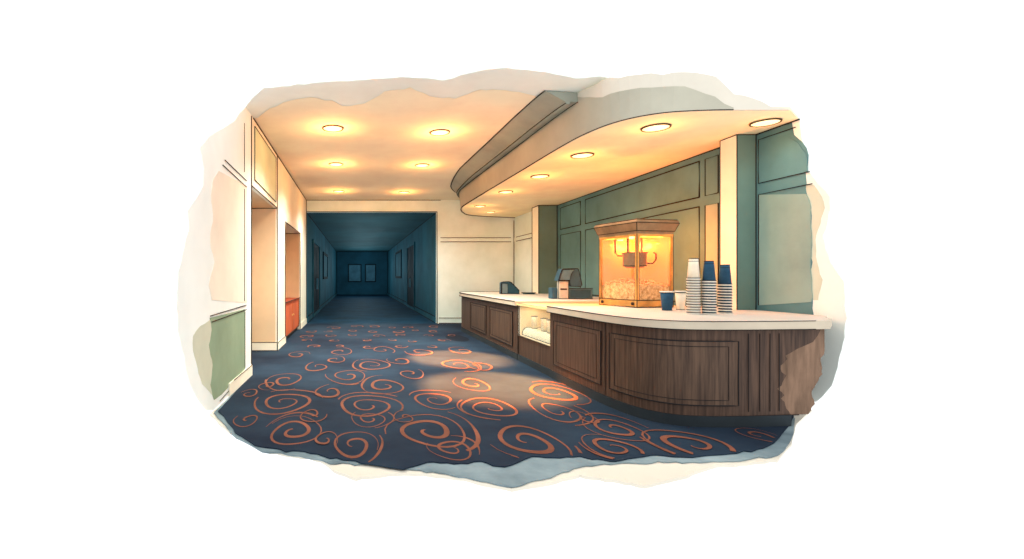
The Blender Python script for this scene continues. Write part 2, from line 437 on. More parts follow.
# ------------------------------------------------------------------ green right wall, pillars
right_px = [(816,402),(832,386),(842,350),(846,318),(844,281),(830,262),(823,236),(828,222),(830,209),(830,197),(818,182),(808,171),(809,160),(801,135)]
paint_r = [(812,335),(813,303),(810,285),(812,262),(809,243),(812,222),(810,205),(806,194),(806,172),(809,155),(802,142),(794,135)]
bm = new_bm()
rb = [on_side(x, y, XR) for (x, y) in ragged(right_px, 1.6, 6, 14)]
rb = [(p[0], p[1], min(max(p[2], 0.0), ZS+0.1)) for p in rb]
prism(bm, [(XR, 12.4, ZS+0.02), (XR, 12.4, 0)] + rb + [(XR, rb[-1][1]+0.02, ZS+0.02)], (0.03, 0, 0), 0)
rp_ = [on_side(x, y, XR-0.004) for (x, y) in ragged(paint_r, 1.6, 5, 15)]
rp_ = [(p[0], p[1], min(max(p[2], 0.0), ZS)) for p in rp_]
prism(bm, [(XR-0.004, 12.4, ZS), (XR-0.004, 12.4, 0)] + rp_ + [(XR-0.004, rp_[-1][1]+0.03, ZS)], (0.003, 0, 0), 1)
fd = [(818,300),(822,280),(817,262),(815,240),(820,224),(824,208),(822,196),(814,186),(806,184)]
fp = [on_side(x, y, XR-0.0025) for (x, y) in ragged(fd, 1.4, 5, 16)]
prism(bm, fp + [on_side(806, 300, XR-0.0025)], (0.0015, 0, 0), 3)
# sunk panels, a lighter paint in each field
def panel(px0, px1, z0, z1, mi):
    y0, y1 = XR*F/(px1-HX), XR*F/(px0-HX)
    box(bm, XR-0.010, XR-0.003, y0, y1, z0, z1, mi)
    return (y0, y1, z0, z1)
PANELS = [panel(561, 581, 2.56, 3.08, 1), panel(586, 700, 2.56, 3.08, 1), panel(706, 719, 2.56, 3.08, 1),
          panel(561, 581, 1.02, 2.42, 1), panel(586, 700, 1.02, 2.42, 1), panel(706, 719, 1.02, 2.42, 2)]
lp = [on_side(x, y, XR-0.010) for (x, y) in ragged([(811,302),(812,285),(810,262),(812,240),(810,222),(811,207),(806,194)], 1.4, 5, 17)]
YN = XR*F/(759.5-HX)
up = [on_side(x, y, XR-0.010) for (x, y) in ragged([(803,189),(808,178),(808,165),(806,152),(798,143),(790,138)], 1.4, 5, 27)]
prism(bm, [(XR-0.010, YN, 3.10), (XR-0.010, YN, 2.56)] + [(p[0], p[1], min(max(p[2], 2.56), 3.10)) for p in up], (0.004, 0, 0), 1)
prism(bm, [(XR-0.010, YN, 2.42), (XR-0.010, YN, 1.05)] + [(p[0], p[1], min(p[2], 2.42)) for p in lp], (0.007, 0, 0), 2)
struct('wall_right', bm, [PAPER, GREEN, GREENL, wash('faded_green', (206, 214, 196), 0.06, 1.3)])
def pillar(name, x0, y0, y1, sidemat, frontmat):
    bm = new_bm(); box(bm, x0, XR-0.012, y0, y1, 0, ZS, 1)
    for f in bm.faces:
        if f.calc_center_median().x < x0+0.001: f.material_index = 0
    return struct(name, bm, [sidemat, frontmat])
pillar('wall_pillar_near', 4.75, 5.985, 6.26, CREAM, GREEND)
pillar('wall_pillar_far', 4.53, 11.9, 12.34, CREAM, GREEND)

# ------------------------------------------------------------------ bulkhead over the counter
SP = catmull([(4.95,14.40),(4.2,14.2),(3.3,13.8),(2.94,13.2),(2.74,12.5),(2.69,11.8),(2.72,10),(2.77,8),(2.80,6.7),(2.85,6.0),(3.0,5.5),(3.3,5.22),(3.7,5.13),(4.1,5.11),(4.62,5.11)], 8)
SP = resample(SP, 120); SN = normals(SP)
def lerp_table(tab, x):
    if x <= tab[0][0]: return tab[0][1]
    for (a, va), (b, vb) in zip(tab, tab[1:]):
        if x <= b: return va + (vb-va)*(x-a)/(b-a)
    return tab[-1][1]
top_px = [(560,3.72),(600,3.70),(613,3.69),(640,3.63),(660,3.60),(687,3.58),(705,3.54),(717,3.50),(726,3.40),(733,3.34),(751,3.32),(769,3.21),(790,3.19)]
pnt_px = [(575,3.72),(590,3.60),(600,3.53),(620,3.50),(640,3.48),(660,3.45),(680,3.44),(690,3.42),(700,3.36),(712,3.33),(722,3.25),(733,3.20)]
bm = new_bm()
def skirt(tab, out, mi, slope, jit, seed, lim=None, thick=0.03):
    A = []
    for p, n in zip(SP, SN):
        px = HX + F*p.x/p.y
        near = p.y < 6.4
        zt = lerp_table(tab, px) if near else ZC
        if near and zt < ZC-0.01: zt += jit*noise.noise(Vector((px*0.12, seed, 0)))
        if lim and near and px > lim: continue
        zt = max(zt, ZS+0.005)
        q = p + n*out
        A.append((Vector((q.x, q.y, ZS)), Vector((q.x, q.y, 0)) + n*slope*(zt-ZS)/(ZC-ZS) + Vector((0, 0, zt)), n))
    vs = []
    for a, b, n in A:
        vs.append([bm.verts.new(a), bm.verts.new(b), bm.verts.new(b - n*thick), bm.verts.new(a - n*thick)])
    for s, t in zip(vs, vs[1:]):
        for k in range(4):
            bm.faces.new([s[k], t[k], t[(k+1) % 4], s[(k+1) % 4]]).material_index = mi
    for e in (vs[0], vs[-1]): bm.faces.new(e).material_index = mi
skirt(top_px, 0.0, 0, 0.06, 0.03, 21)
skirt(pnt_px, 0.006, 1, 0.06, 0.03, 22, 736, 0.01)
# underside
under = [(p.x, p.y, ZS) for p in SP] + [(XR-0.005, 5.42, ZS), (XR-0.005, 14.42, ZS)]
prism(bm, [(a, b, c+0.002) for a, b, c in under], (0, 0, 0.03), 2)
struct('ceiling_bulkhead', bm, [PAPERW, FASC, SOFF])
# taupe stepped tier between ceiling and fascia
bm = new_bm()
T = [(p, n) for p, n in zip(SP, SN) if p.y > 5.95 and (p.x < 3.2)]
kf = lambda p: 1.0 - 0.72*max(0.0, min(1.0, (p.y-10.2)/3.0))**1.3
prof = lambda k: [(0.50*k, ZC-0.002), (0.23*k, 3.60), (0.215*k, 3.57), (0.17*k, 3.565), (0.16*k, 3.60), (0.06, 3.60), (0.06, ZC-0.002)]
rings = []
for i, (p, n) in enumerate(T):
    k = kf(p)
    rings.append([bm.verts.new(Vector((p.x, p.y, 0)) + n*o + Vector((0, 0, z))) for o, z in prof(k)])
for a, b in zip(rings, rings[1:]):
    for k in range(7):
        bm.faces.new([a[k], b[k], b[(k+1) % 7], a[(k+1) % 7]])
bm.faces.new(rings[0]); bm.faces.new(rings[-1])
struct('trim_2', bm, TAUPE)

# ------------------------------------------------------------------ dark outline mouldings of the room
bm = new_bm()
def ln(pts, r): tube(bm, pts, r, 6)
e = 0.006
ln([(XL+e, 7.0, ZC-e), (XL+e, YB-e, ZC-e)], 0.010)                      # wall / ceiling
ln([(XL+e, YB-e, ZC-e), (2.55, YB-e, ZC-e)], 0.012)
ln([(XL+e, YB-e, 0.02), (XL+e, YB-e, ZC)], 0.012)
for (y, z0, z1) in ((Y1, 0.0, ZC-0.02), (Y2, 0.0, ZC-0.02), (Y3, 0, ZH2), (Y4, 0, ZH2)):
    ln([(XL+e, y, z0), (XL+e, y, z1)], 0.0085)
ln([(XL+e, Y1, ZH1), (XL+e, Y2, ZH1)], 0.008); ln([(XL+e, Y3, ZH2), (XL+e, Y4, ZH2)], 0.010)
ln([(XB, Y2-0.01, ZH1-e), (XL, Y2-0.01, ZH1-e)], 0.008); ln([(XB, Y4-0.01, ZH2-e), (XL, Y4-0.01, ZH2-e)], 0.010)
ln([(XB, Y2-0.022, 0.16), (XL+0.022, Y2-0.022, 0.16), (XL+0.022, Y3, 0.16)], 0.007)
ln([(XB, Y2-0.022, 0.006), (XL+0.022, Y2-0.022, 0.006), (XL+0.022, Y3, 0.006)], 0.007)
# near wall rails, frame and base
for (a, b) in (((225,160),(246.6,180.7)), ((223,165),(246.6,187)), ((210.5,316),(246.5,305)), ((212,322),(246.5,309.5))):
    ln([on_side(*a, XL+0.008), on_side(*b, XL+0.008)], 0.0055)
for (a, b) in (((244.5,123),(244.5,172)), ((244.5,189),(244.5,301)), ((245,312),(245,368)), ((220,404-3),(250,373-6))):
    ln([on_side(*a, XL+0.008), on_side(*b, XL+0.008)], 0.0045)
ln([(XL+0.022, pw+0.2, 0.15), (XL+0.022, Y1, 0.15)], 0.005)
yy = [(XL+0.012, p[1], p[2]) for p in pts]
ln(yy + [yy[0]], 0.006)
struct('trim_3', bm, INKB)
bm = new_bm()
# hall opening and hall edges
ln([(HXL, YB-e, 0), (HXL, YB-e, HZ), (HXR, YB-e, HZ), (HXR, YB-e, 0)], 0.016)
for (x, z) in ((HXL+0.01, HZ-0.01), (HXR-0.01, HZ-0.01), (HXL+0.035, 0.2), (HXR-0.035, 0.2), (HXL+0.035, 0.012), (HXR-0.035, 0.012)):
    ln([(x, YB+0.25, z), (x, YE-0.01, z)], 0.016)
ln([(HXL, YE-0.01, HZ-0.01), (HXR, YE-0.01, HZ-0.01)], 0.03); ln([(HXL, YE-0.01, 0.02), (HXR, YE-0.01, 0.02)], 0.03)
for x in (HXL+0.01, HXR-0.01): ln([(x, YE-0.01, 0), (x, YE-0.01, HZ)], 0.03)
struct('trim_4', bm, INKT)
bm = new_bm()
for z in (2.46, 2.58): ln([(HXR+0.1, YB-0.022, z), (4.66, YB-0.022, z)], 0.010)
for z in (2.46, 2.58): ln([(4.738, 12.4, z), (4.738, YB-0.25, z)], 0.009)
ln([(4.752, YB-0.01, 0.9), (4.752, YB-0.01, 3.1)], 0.012)
ln([(HXR+0.05, YB-0.027, 0.17), (4.7, YB-0.027, 0.17)], 0.010)
ln([(HXR+0.05, YB-0.027, 0.012), (4.7, YB-0.027, 0.012)], 0.012)
struct('trim_5', bm, INKB)
bm = new_bm()
for i, (y0, y1, z0, z1) in enumerate(PANELS):
    x = XR-0.012; r = 0.0075 if y1 < 8 else 0.010
    ln([(x, y0, z0), (x, y1, z0), (x, y1, z1), (x, y0, z1), (x, y0, z0)], r)
x = XR-0.012
ln([(x, 5.28, 2.56), (x, YN, 2.56), (x, YN, 3.10), (x, 5.45, 3.10)], 0.006)
ln([(x, 5.25, 2.42), (x, YN, 2.42), (x, YN, 1.05)], 0.006)
ln([(x, 5.40, ZS-e), (x, 11.9, ZS-e)], 0.008)
for (px_, y0, y1, r) in ((4.75, 5.985, 6.26, 0.006), (4.53, 11.9, 12.34, 0.012)):
    ln([(px_, y0, 0.99), (px_, y0, ZS-e)], r); ln([(px_, y1, 0.99), (px_, y1, ZS-e)], r)
    ln([(XR-0.014, y0, 0.99), (XR-0.014, y0, ZS-e)], r)
    ln([(px_, y1, ZS-e), (px_, y0, ZS-e), (XR-0.014, y0, ZS-e)], r)
struct('trim_6', bm, INK)
bm = new_bm()
pth = [(p.x + n.x*0.004, p.y + n.y*0.004, ZS) for p, n in zip(SP, SN) if HX + F*p.x/p.y < 741 or p.y > 7]
ln(pth, [max(0.005, 0.0011*p[1]) for p in pth])
ln([(T[i][0].x + T[i][1].x*0.5*kf(T[i][0]), T[i][0].y + T[i][1].y*0.5*kf(T[i][0]), ZC-0.006) for i in range(len(T))], [0.0011*t[0].y for t in T])
ln([(p.x + n.x*0.222*kf(p), p.y + n.y*0.222*kf(p), 3.575) for i, (p, n) in enumerate(T)], [0.0009*t[0].y for t in T])
ln([(p.x + n.x*0.055, p.y + n.y*0.055, 3.60) for p, n in T], [0.0009*t[0].y for t in T])
struct('trim_7', bm, INK)

# ------------------------------------------------------------------ recessed lights
FLOOD = 50
def downlight(x, y, z, r, label, group, watt, spot=None):
    t = thing('ceiling_light', label, 'ceiling light', (x, y, z), 0, group)
    bm = new_bm(); lathe(bm, [(r*0.86, -0.004), (r*0.90, -0.018), (r*0.97, -0.016), (r*0.99, -0.004)], (x, y, z), 28, 0, True); link('trim_ring', bm, RING, t, smooth=True)
    bm = new_bm(); lathe(bm, [(0, -0.028), (r*0.45, -0.025), (r*0.86, -0.012), (r*0.86, -0.006), (0, -0.006)], (x, y, z), 28); link('lens', bm, LENS, t, smooth=True)
    l = bpy.data.lights.new('lamp_glow', 'POINT'); l.energy = watt*(2.0 if z > 3.5 else 1.0); l.color = (1.0, 0.42, 0.11); l.shadow_soft_size = 0.05
    o = bpy.data.objects.new('lamp_glow', l); COL.objects.link(o); o.parent = t; o.location = (0, 0, -0.24)
    l = bpy.data.lights.new('lamp_flood', 'SPOT'); l.energy = watt*(FLOOD if z > 3.5 else 5); l.color = (0.86, 1.0, 0.95); l.spot_size = math.radians(140); l.spot_blend = 1.0; l.shadow_soft_size = 0.12
    o = bpy.data.objects.new('lamp_flood', l); COL.objects.link(o); o.parent = t; o.location = (0, 0, -0.05)
    if spot:
        l = bpy.data.lights.new('lamp_beam', 'SPOT'); l.energy = spot[0]; l.color = (1.0, 0.36, 0.10)
        l.spot_size = math.radians(spot[1]); l.spot_blend = 0.6; l.shadow_soft_size = 0.06
        o = bpy.data.objects.new('lamp_beam', l); COL.objects.link(o); o.parent = t; o.location = (0, 0, -0.05)
        d = Vector(spot[2]) - Vector((x, y, z-0.05)); o.rotation_euler = d.to_track_quat('-Z', 'Y').to_euler()
G1, G2 = 'recessed lights in the lobby ceiling', 'recessed lights under the curved bulkhead'
downlight(-0.36, 7.47, ZC, 0.170, 'large round recessed light, nearest in the left row of the ceiling', G1, 9)
downlight(1.34, 7.68, ZC, 0.165, 'large round recessed light, nearest in the right row of the ceiling', G1, 9, (9000, 30, (1.75, 6.2, 0)))
downlight(-0.41, 9.85, ZC, 0.155, 'round recessed light, middle one of the left ceiling row', G1, 8)
downlight(1.37, 9.94, ZC, 0.155, 'round recessed light, middle one of the right ceiling row', G1, 8, (8500, 27, (1.75, 8.3, 0)))
downlight(-0.46, 12.95, ZC, 0.155, 'small looking recessed light, farthest in the left ceiling row by the hall', G1, 7)
downlight(1.31, 13.1, ZC, 0.155, 'small looking recessed light, farthest in the right ceiling row by the hall', G1, 7)
downlight(4.70, 5.51, ZS, 0.150, 'recessed bulkhead light at far right, above the near pillar', G2, 1.6)
downlight(3.56, 5.70, ZS, 0.160, 'large recessed light in the widest curve of the bulkhead underside', G2, 6)
downlight(3.30, 7.00, ZS, 0.160, 'second nearest recessed light along the bulkhead front edge', G2, 6)
downlight(3.24, 8.46, ZS, 0.160, 'third recessed light along the bulkhead edge, above the register', G2, 6)
downlight(3.12, 10.0, ZS, 0.150, 'fourth recessed light along the bulkhead edge, towards its rounded end', G2, 6)
downlight(3.10, 12.0, ZS, 0.140, 'tiny looking recessed light in the rounded far end of bulkhead', G2, 5)
downlight(3.67, 13.1, ZS, 0.130, 'last recessed light, closest to the back wall under the bulkhead', G2, 4)

# ------------------------------------------------------------------ counter
ZT = 0.99
CF = catmull([(4.2,13.45),(3.3,13.4),(2.86,13.05),(2.70,12.45),(2.68,11.8),(2.68,10),(2.68,8.10)], 8)
CN = catmull([(2.68,6.74),(2.68,5.7),(2.70,5.15),(2.79,4.74),(2.98,4.51),(3.25,4.44),(3.6,4.44),(4.0,4.47),(4.3,4.5),(4.48,4.53)], 8)
CF, CN = resample(CF, 60), resample(CN, 90)
def slab(name, label, plan, edge_path, loc, zt, th, mats):
    t = thing(name, label, 'countertop', loc)
    bm = new_bm(); prism(bm, [(x, y, zt-th) for x, y in plan], (0, 0, th), 0)
    for f in bm.faces:
        if abs(f.normal.z) < 0.5 or True:
            f.normal_update()
            if abs(f.normal.z) < 0.5: f.material_index = 1
    o = link('slab', bm, mats, t)
    bm = new_bm()
    for z in (zt-0.001, zt-th):
        q = [(p.x + n.x*0.002, p.y + n.y*0.002, z) for p, n in zip(edge_path, normals(edge_path))]
        tube(bm, q, [0.0009*v[1] for v in q])
    link('edge_bead', bm, INK, t)
    return t
planF = [(p.x, p.y) for p in CF] + [(4.97, 8.10), (4.97, 11.88), (4.50, 11.88), (4.50, 13.45)]
slab('countertop', 'cream countertop over the far cabinet, rounded at its end by the back wall', planF, CF, (3.6, 10.5, ZT-0.08), ZT, 0.08, [STONE, STONEE])
rag = ragged([(468,468),(470,480),(476,486),(482,500)], 2, 4, 31)
planN = [(p.x, p.y) for p in CN] + [(4.53, 4.58), (4.52, 4.66), (4.60, 4.70), (4.70, 4.74), (4.74, 4.86), (4.84, 4.93), (4.96, 5.06), (4.97, 5.97), (4.74, 5.97), (4.74, 6.27), (4.97, 6.27), (4.97, 6.74)]
slab('countertop', 'long curved cream countertop carrying the popcorn machine and paper cups', planN, [p for p in CN if p.x < 4.35], (3.6, 5.6, ZT-0.08), ZT, 0.08, [STONE, STONEE])

def offset(path, d): return [p + n*d for p, n in zip(path, normals(path))]
def wall_strip(bm, path, z0, z1, th, mi, zrow=1, end=None, seed=0):
    """vertical board following a path; end(z) trims its last stretch to a broken edge"""
    L = [0.0]
    for a, b in zip(path, path[1:]): L.append(L[-1] + (b-a).length)
    NN = normals(path)
    def at(s):
        i = 0
        while i < len(L)-2 and L[i+1] < s: i += 1
        t = (s-L[i])/(L[i+1]-L[i]); return path[i].lerp(path[i+1], t), NN[i].lerp(NN[i+1], t).normalized()
    n = len(path); G = []
    for r in range(zrow+1):
        z = z0 + (z1-z0)*r/zrow
        send = L[-1] if end is None else end(z, L[-1])
        row = []
        for k in range(n):
            p, nn = at(send*k/(n-1))
            row.append((bm.verts.new((p.x, p.y, z)), bm.verts.new((p.x-nn.x*th, p.y-nn.y*th, z))))
        G.append(row)
    fs = []
    for r in range(zrow):
        for k in range(n-1):
            for s in (0, 1):
                fs.append(bm.faces.new([G[r][k][s], G[r][k+1][s], G[r+1][k+1][s], G[r+1][k][s]]))
        for k in (0, n-1):
            fs.append(bm.faces.new([G[r][k][0], G[r+1][k][0], G[r+1][k][1], G[r][k][1]]))
    for r in (0, zrow):
        for k in range(n-1):
            fs.append(bm.faces.new([G[r][k][0], G[r][k+1][0], G[r][k+1][1], G[r][k][1]]))
    setmat(bm, fs, mi)
def sub(path, f0, f1, n=24):
    """stretch of a path between two tests on arc fraction"""
    q = resample(path, 400); return resample(q[int(f0*399):int(f1*399)+1], n)
def frac(path, test):
    q = resample(path, 400)
    for i, p in enumerate(q):
        if test(p): return i/399
    return 1.0
def counter_panel(root, path, f0, f1, z0, z1, name='door_panel', r=0.0055):
    seg = sub(path, f0, f1)
    bm = new_bm(); wall_strip(bm, offset(seg, 0.012), z0, z1, 0.012, 0)
    o = link(name, bm, WOODP, root)
    bm = new_bm()
    q = offset(seg, 0.014)
    loop = [(p.x, p.y, z0) for p in q] + [(p.x, p.y, z1) for p in reversed(q)]
    tube(bm, loop + [loop[0]], r)
    ins = sub(path, f0 + (f1-f0)*0.07, f1 - (f1-f0)*0.07)
    q = offset(ins, 0.014)
    loop = [(p.x, p.y, z0+0.05) for p in q] + [(p.x, p.y, z1-0.05) for p in reversed(q)]
    tube(bm, loop + [loop[0]], r*0.55)
    link('moulding', bm, INK, o)
BF, BN = offset(CF, -0.05), offset(CN, -0.05)
t = thing('counter_cabinet', 'dark walnut counter cabinet with two panels, far section by the back wall', 'cabinet', (3.0, 10.3, 0))
bm = new_bm(); wall_strip(bm, BF, 0.10, ZT-0.082, 0.04, 0); 
box(bm, 2.75, 4.4, 8.12, 8.16, 0.10, ZT-0.082, 0)
link('body', bm, WOOD, t)
bm = new_bm(); wall_strip(bm, offset(BF, 0.012), 0.0, 0.10, 0.04, 0); link('kickboard', bm, PLINTH, t)
fy = lambda Y: frac(BF, lambda p: p.y <= Y)
yat = lambda px: 2.73*F/(px-HX)
counter_panel(t, BF, fy(yat(471)), fy(yat(486.5)), 0.20, 0.80, r=0.009)
counter_panel(t, BF, fy(yat(490)), fy(yat(513)), 0.20, 0.80, r=0.008)
bm = new_bm(); q = offset(BF, 0.006); tube(bm, [(p.x, p.y, 0.10) for p in q], [0.0008*p.y for p in q]); link('edge_bead', bm, INK, t)

t = thing('counter_cabinet', 'dark walnut counter cabinet with large curved panel, nearest section at right', 'cabinet', (3.2, 5.2, 0))
LN = sum((b-a).length for a, b in zip(BN, BN[1:]))
def send(z, L):
    zz = [(0.10, 4.28), (0.2, 4.36), (0.3, 4.30), (0.42, 4.40), (0.52, 4.44), (0.62, 4.42), (0.72, 4.50), (0.82, 4.60), (0.91, 4.58)]
    x = lerp_table(zz, z) + 0.03*noise.noise(Vector((0, z*22, 3)))
    return L*frac(BN, lambda p: p.x >= x and p.y < 5)
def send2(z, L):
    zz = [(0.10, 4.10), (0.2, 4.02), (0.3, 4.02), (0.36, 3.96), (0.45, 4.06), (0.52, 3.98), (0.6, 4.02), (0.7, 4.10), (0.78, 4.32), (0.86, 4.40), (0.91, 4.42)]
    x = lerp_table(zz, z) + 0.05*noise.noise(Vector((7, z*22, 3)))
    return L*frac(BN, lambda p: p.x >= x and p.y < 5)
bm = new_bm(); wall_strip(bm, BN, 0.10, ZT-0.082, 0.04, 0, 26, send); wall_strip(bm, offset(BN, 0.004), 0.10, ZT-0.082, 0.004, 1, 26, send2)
box(bm, 2.75, 4.4, 6.68, 6.72, 0.10, ZT-0.082, 1)
link('body', bm, [WOODW, WOOD], t)
bm = new_bm(); wall_strip(bm, offset([p for p in BN if p.x < 4.10], 0.018), 0.0, 0.10, 0.04, 0); link('kickboard', bm, PLINTH, t)
fn = lambda Y: frac(BN, lambda p: p.y <= Y)
counter_panel(t, BN, fn(yat(554.5)), fn(yat(601)), 0.20, 0.80)
counter_panel(t, BN, fn(yat(608.5)), frac(BN, lambda p: p.x >= 3.56 and p.y < 4.7), 0.20, 0.80, 'curved_panel')
bm = new_bm()
fs_ = fn(yat(604.8)); p = sub(BN, fs_, fs_+0.02, 3)[0]
tube(bm, [(p.x-0.012, p.y, 0.11), (p.x-0.012, p.y, ZT-0.09)], 0.0045)
for x in (3.66, 3.78, 3.88, 3.97):
    p = sub(BN, frac(BN, lambda p: p.x >= x and p.y < 4.7), 1.0, 3)[0]
    tube(bm, [(p.x, p.y-0.008, 0.14), (p.x, p.y-0.008, ZT-0.12)], 0.0032)
q = [p for p in offset(BN, 0.010) if p.x < 4.2]; tube(bm, [(p.x, p.y, 0.10) for p in q], 0.0045)
link('groove_bead', bm, INK, t)

# display case between the two cabinets
YC0, YC1 = 6.76, 8.08
t = thing('display_case', 'glass fronted display case glowing between the two walnut counter cabinets', 'display case', (3.1, 7.42, 0))
bm = new_bm(); box(bm, 2.74, 3.6, YC0, YC1, 0.10, 0.42); link('base', bm, WOOD, t)
bm = new_bm(); box(bm, 2.72, 2.76, YC0, YC1, 0.0, 0.10); link('kickboard', bm, PLINTH, t)
bm = new_bm()
box(bm, 3.56, 3.60, YC0, YC1, 0.42, 0.93); box(bm, 2.76, 3.60, YC0, YC0+0.03, 0.42, 0.93); box(bm, 2.76, 3.60, YC1-0.03, YC1, 0.42, 0.93); box(bm, 2.76, 3.56, YC0, YC1, 0.42, 0.44)
link('lining', bm, CASEIN, t)
bm = new_bm(); box(bm, 2.725, 2.735, YC0, YC1, 0.42, 0.93); link('front_glass', bm, GLASSC, t)
bm = new_bm(); box(bm, 2.70, 4.96, YC0, YC1, 0.93, 0.955); link('top', bm, TANTOP, t)
bm = new_bm()
for z in (0.42, 0.935, 0.955): tube(bm, [(2.722, YC0, z), (2.722, YC1, z)], 0.006)
tube(bm, [(2.722, YC1, 0.12), (2.722, YC1, 0.95)], 0.008)
link('edge_bead', bm, INKB, t)
l = bpy.data.lights.new('case_lamp', 'AREA'); l.shape = 'RECTANGLE'; l.size = 0.1; l.size_y = 1.1; l.energy = 2.2; l.color = (1.0, 0.74, 0.42)
o = bpy.data.objects.new('case_lamp', l); COL.objects.link(o); o.parent = t; o.location = (2.95-3.1, 0, 0.915)
# rounded tray with three tumblers
bm = new_bm()
n = 10; ring = []
for k in range(n+1):
    a = PI*0.5*k/n; ring.append((2.765 + 0.09*(1-math.cos(a)), 0.44 + 0.12*math.sin(a)))
ring += [(3.5, 0.56), (3.5, 0.44)]
prism(bm, [(x, YC0+0.06, z) for x, z in ring], (0, YC1-YC0-0.16, 0))
tr = link('shelf_tray', bm, TRAYM, None, (3.1, 7.42, 0.44)); tag(tr, 'pale rounded shelf tray inside the display case holding three tumblers', 'tray')
bm = new_bm(); q = [(x-0.004, YC1-0.10, z) for x, z in ring[:n+3]]; tube(bm, q, 0.007); q = [(x-0.004, YC0+0.06, z) for x, z in ring[:n+3]]; tube(bm, q, 0.006)
tube(bm, [(2.762, YC0+0.06, 0.445), (2.762, YC1-0.1, 0.445)], 0.006); link('edge_bead', bm, INK, tr)
for (y, x, lab) in ((7.80, 2.90, 'clear tumbler standing apart at the left on the display case tray'), (7.42, 2.91, 'middle one of three clear tumblers on the display case tray'), (7.17, 2.90, 'clear tumbler at the right end of the display case tray')):
    g = thing('tumbler', lab, 'glass', (x, y, 0.56), 0, 'tumblers in the display case')
    bm = new_bm(); lathe(bm, [(0, 0), (0.042, 0), (0.052, 0.20), (0.046, 0.20), (0.037, 0.02), (0, 0.02)], (x, y, 0.561), 20); link('bowl', bm, TUMB, g, smooth=True)
    bm = new_bm(); c = [(x+0.050*math.cos(a*PI/10), y+0.050*math.sin(a*PI/10), 0.761) for a in range(20)]; tube(bm, c, 0.006, 6, 0, True); link('rim', bm, INK, g)
    bm = new_bm(); c = [(x+0.042*math.cos(a*PI/10), y+0.042*math.sin(a*PI/10), 0.566) for a in range(20)]; tube(bm, c, 0.005, 6, 0, True); link('foot_line', bm, INK, g)

# ------------------------------------------------------------------ orange cabinet in the second recess
t = thing('low_cabinet', 'low burnt orange cabinet filling the second recess of the left wall', 'cabinet', (-1.9, 11.5, 0))
bm = new_bm(); box(bm, -2.03, XL-0.03, Y3+0.06, Y4-0.05, 0.10, 0.80); link('body', bm, ORANGE, t)
bm = new_bm(); box(bm, -2.04, XL-0.01, Y3+0.03, Y4-0.03, 0.80, 0.85, 0, 0.008); link('top', bm, ORANGD, t)
bm = new_bm(); box(bm, -2.03, XL-0.06, Y3+0.08, Y4-0.07, 0.0, 0.10); link('kickboard', bm, PLINTH, t)
for y0, y1 in ((Y3+0.12, 11.46), (11.52, Y4-0.11)):
    bm = new_bm(); box(bm, XL-0.03, XL-0.018, y0, y1, 0.15, 0.76, 0, 0.004); d = link('door', bm, ORANGE, t)
    yk = y1-0.1 if y0 < 11 else y0+0.1
    bm = new_bm(); lathe(bm, [(0, 0), (0.022, 0.004), (0.026, 0.02), (0.012, 0.03), (0, 0.03)], (0, 0, 0), 12)
    bmesh.ops.rotate(bm, verts=bm.verts, cent=(0, 0, 0), matrix=Matrix.Rotation(PI/2, 3, 'Y')); bmesh.ops.translate(bm, verts=bm.verts, vec=(XL-0.025, yk, 0.5)); link('knob', bm, BRASS, d)
bm = new_bm(); tube(bm, [(XL-0.008, Y3+0.04, 0.85), (XL-0.008, Y4-0.03, 0.85)], 0.009); tube(bm, [(XL-0.02, Y3+0.04, 0.10), (XL-0.02, Y4-0.03, 0.10)], 0.009); tube(bm, [(XL-0.02, Y4-0.04, 0.1), (XL-0.02, Y4-0.04, 0.84)], 0.009)
link('edge_bead', bm, INKB, t)

# ------------------------------------------------------------------ popcorn machine
TH = math.radians(12); PA, PB = 0.71, 0.57
c0 = Vector((3.717, 6.35, ZT)); ux = Vector((math.cos(TH), math.sin(TH), 0)); uy = Vector((-math.sin(TH), math.cos(TH), 0))
ctr = c0 + ux*PB/2 + uy*PA/2
pm = thing('popcorn_machine', 'lit brass popcorn machine with glass sides and bronze hood on counter', 'popcorn machine', ctr, TH)
hx, hy = PB/2, PA/2
ZB, ZG, ZHT = 0.10, 0.985, 1.185
def pl(name, bm, m, parent=pm, smooth=False): return link(name, bm, m, parent, local=True, smooth=smooth)
bm = new_bm(); box(bm, -hx, hx, -hy, hy, 0.012, ZB, 0, 0.008)
for sx in (-1, 1):
    for sy in (-1, 1): box(bm, sx*(hx-0.05)-0.03, sx*(hx-0.05)+0.03, sy*(hy-0.05)-0.03, sy*(hy-0.05)+0.03, 0, 0.012, 0)
base = pl('base', bm, BRASS)
for (x, y) in ((-hx, hy-0.07), (-hx, -hy+0.07)):
    bm = new_bm(); lathe(bm, [(0, 0), (0.022, 0.0), (0.022, 0.014), (0.010, 0.022), (0, 0.022)], (0, 0, 0), 14)
    bmesh.ops.rotate(bm, verts=bm.verts, cent=(0, 0, 0), matrix=Matrix.Rotation(-PI/2, 3, 'Y'))
    bmesh.ops.translate(bm, verts=bm.verts, vec=(x, y, 0.052)); pl('knob', bm, INKB, base)
for sx in (-1, 1):
    for sy in (-1, 1):
        bm = new_bm(); x, y = sx*(hx-0.017), sy*(hy-0.017)
        box(bm, x-0.017, x+0.017, y-0.017, y+0.017, ZB, ZG+0.01); pl('corner_post', bm, BRASS)
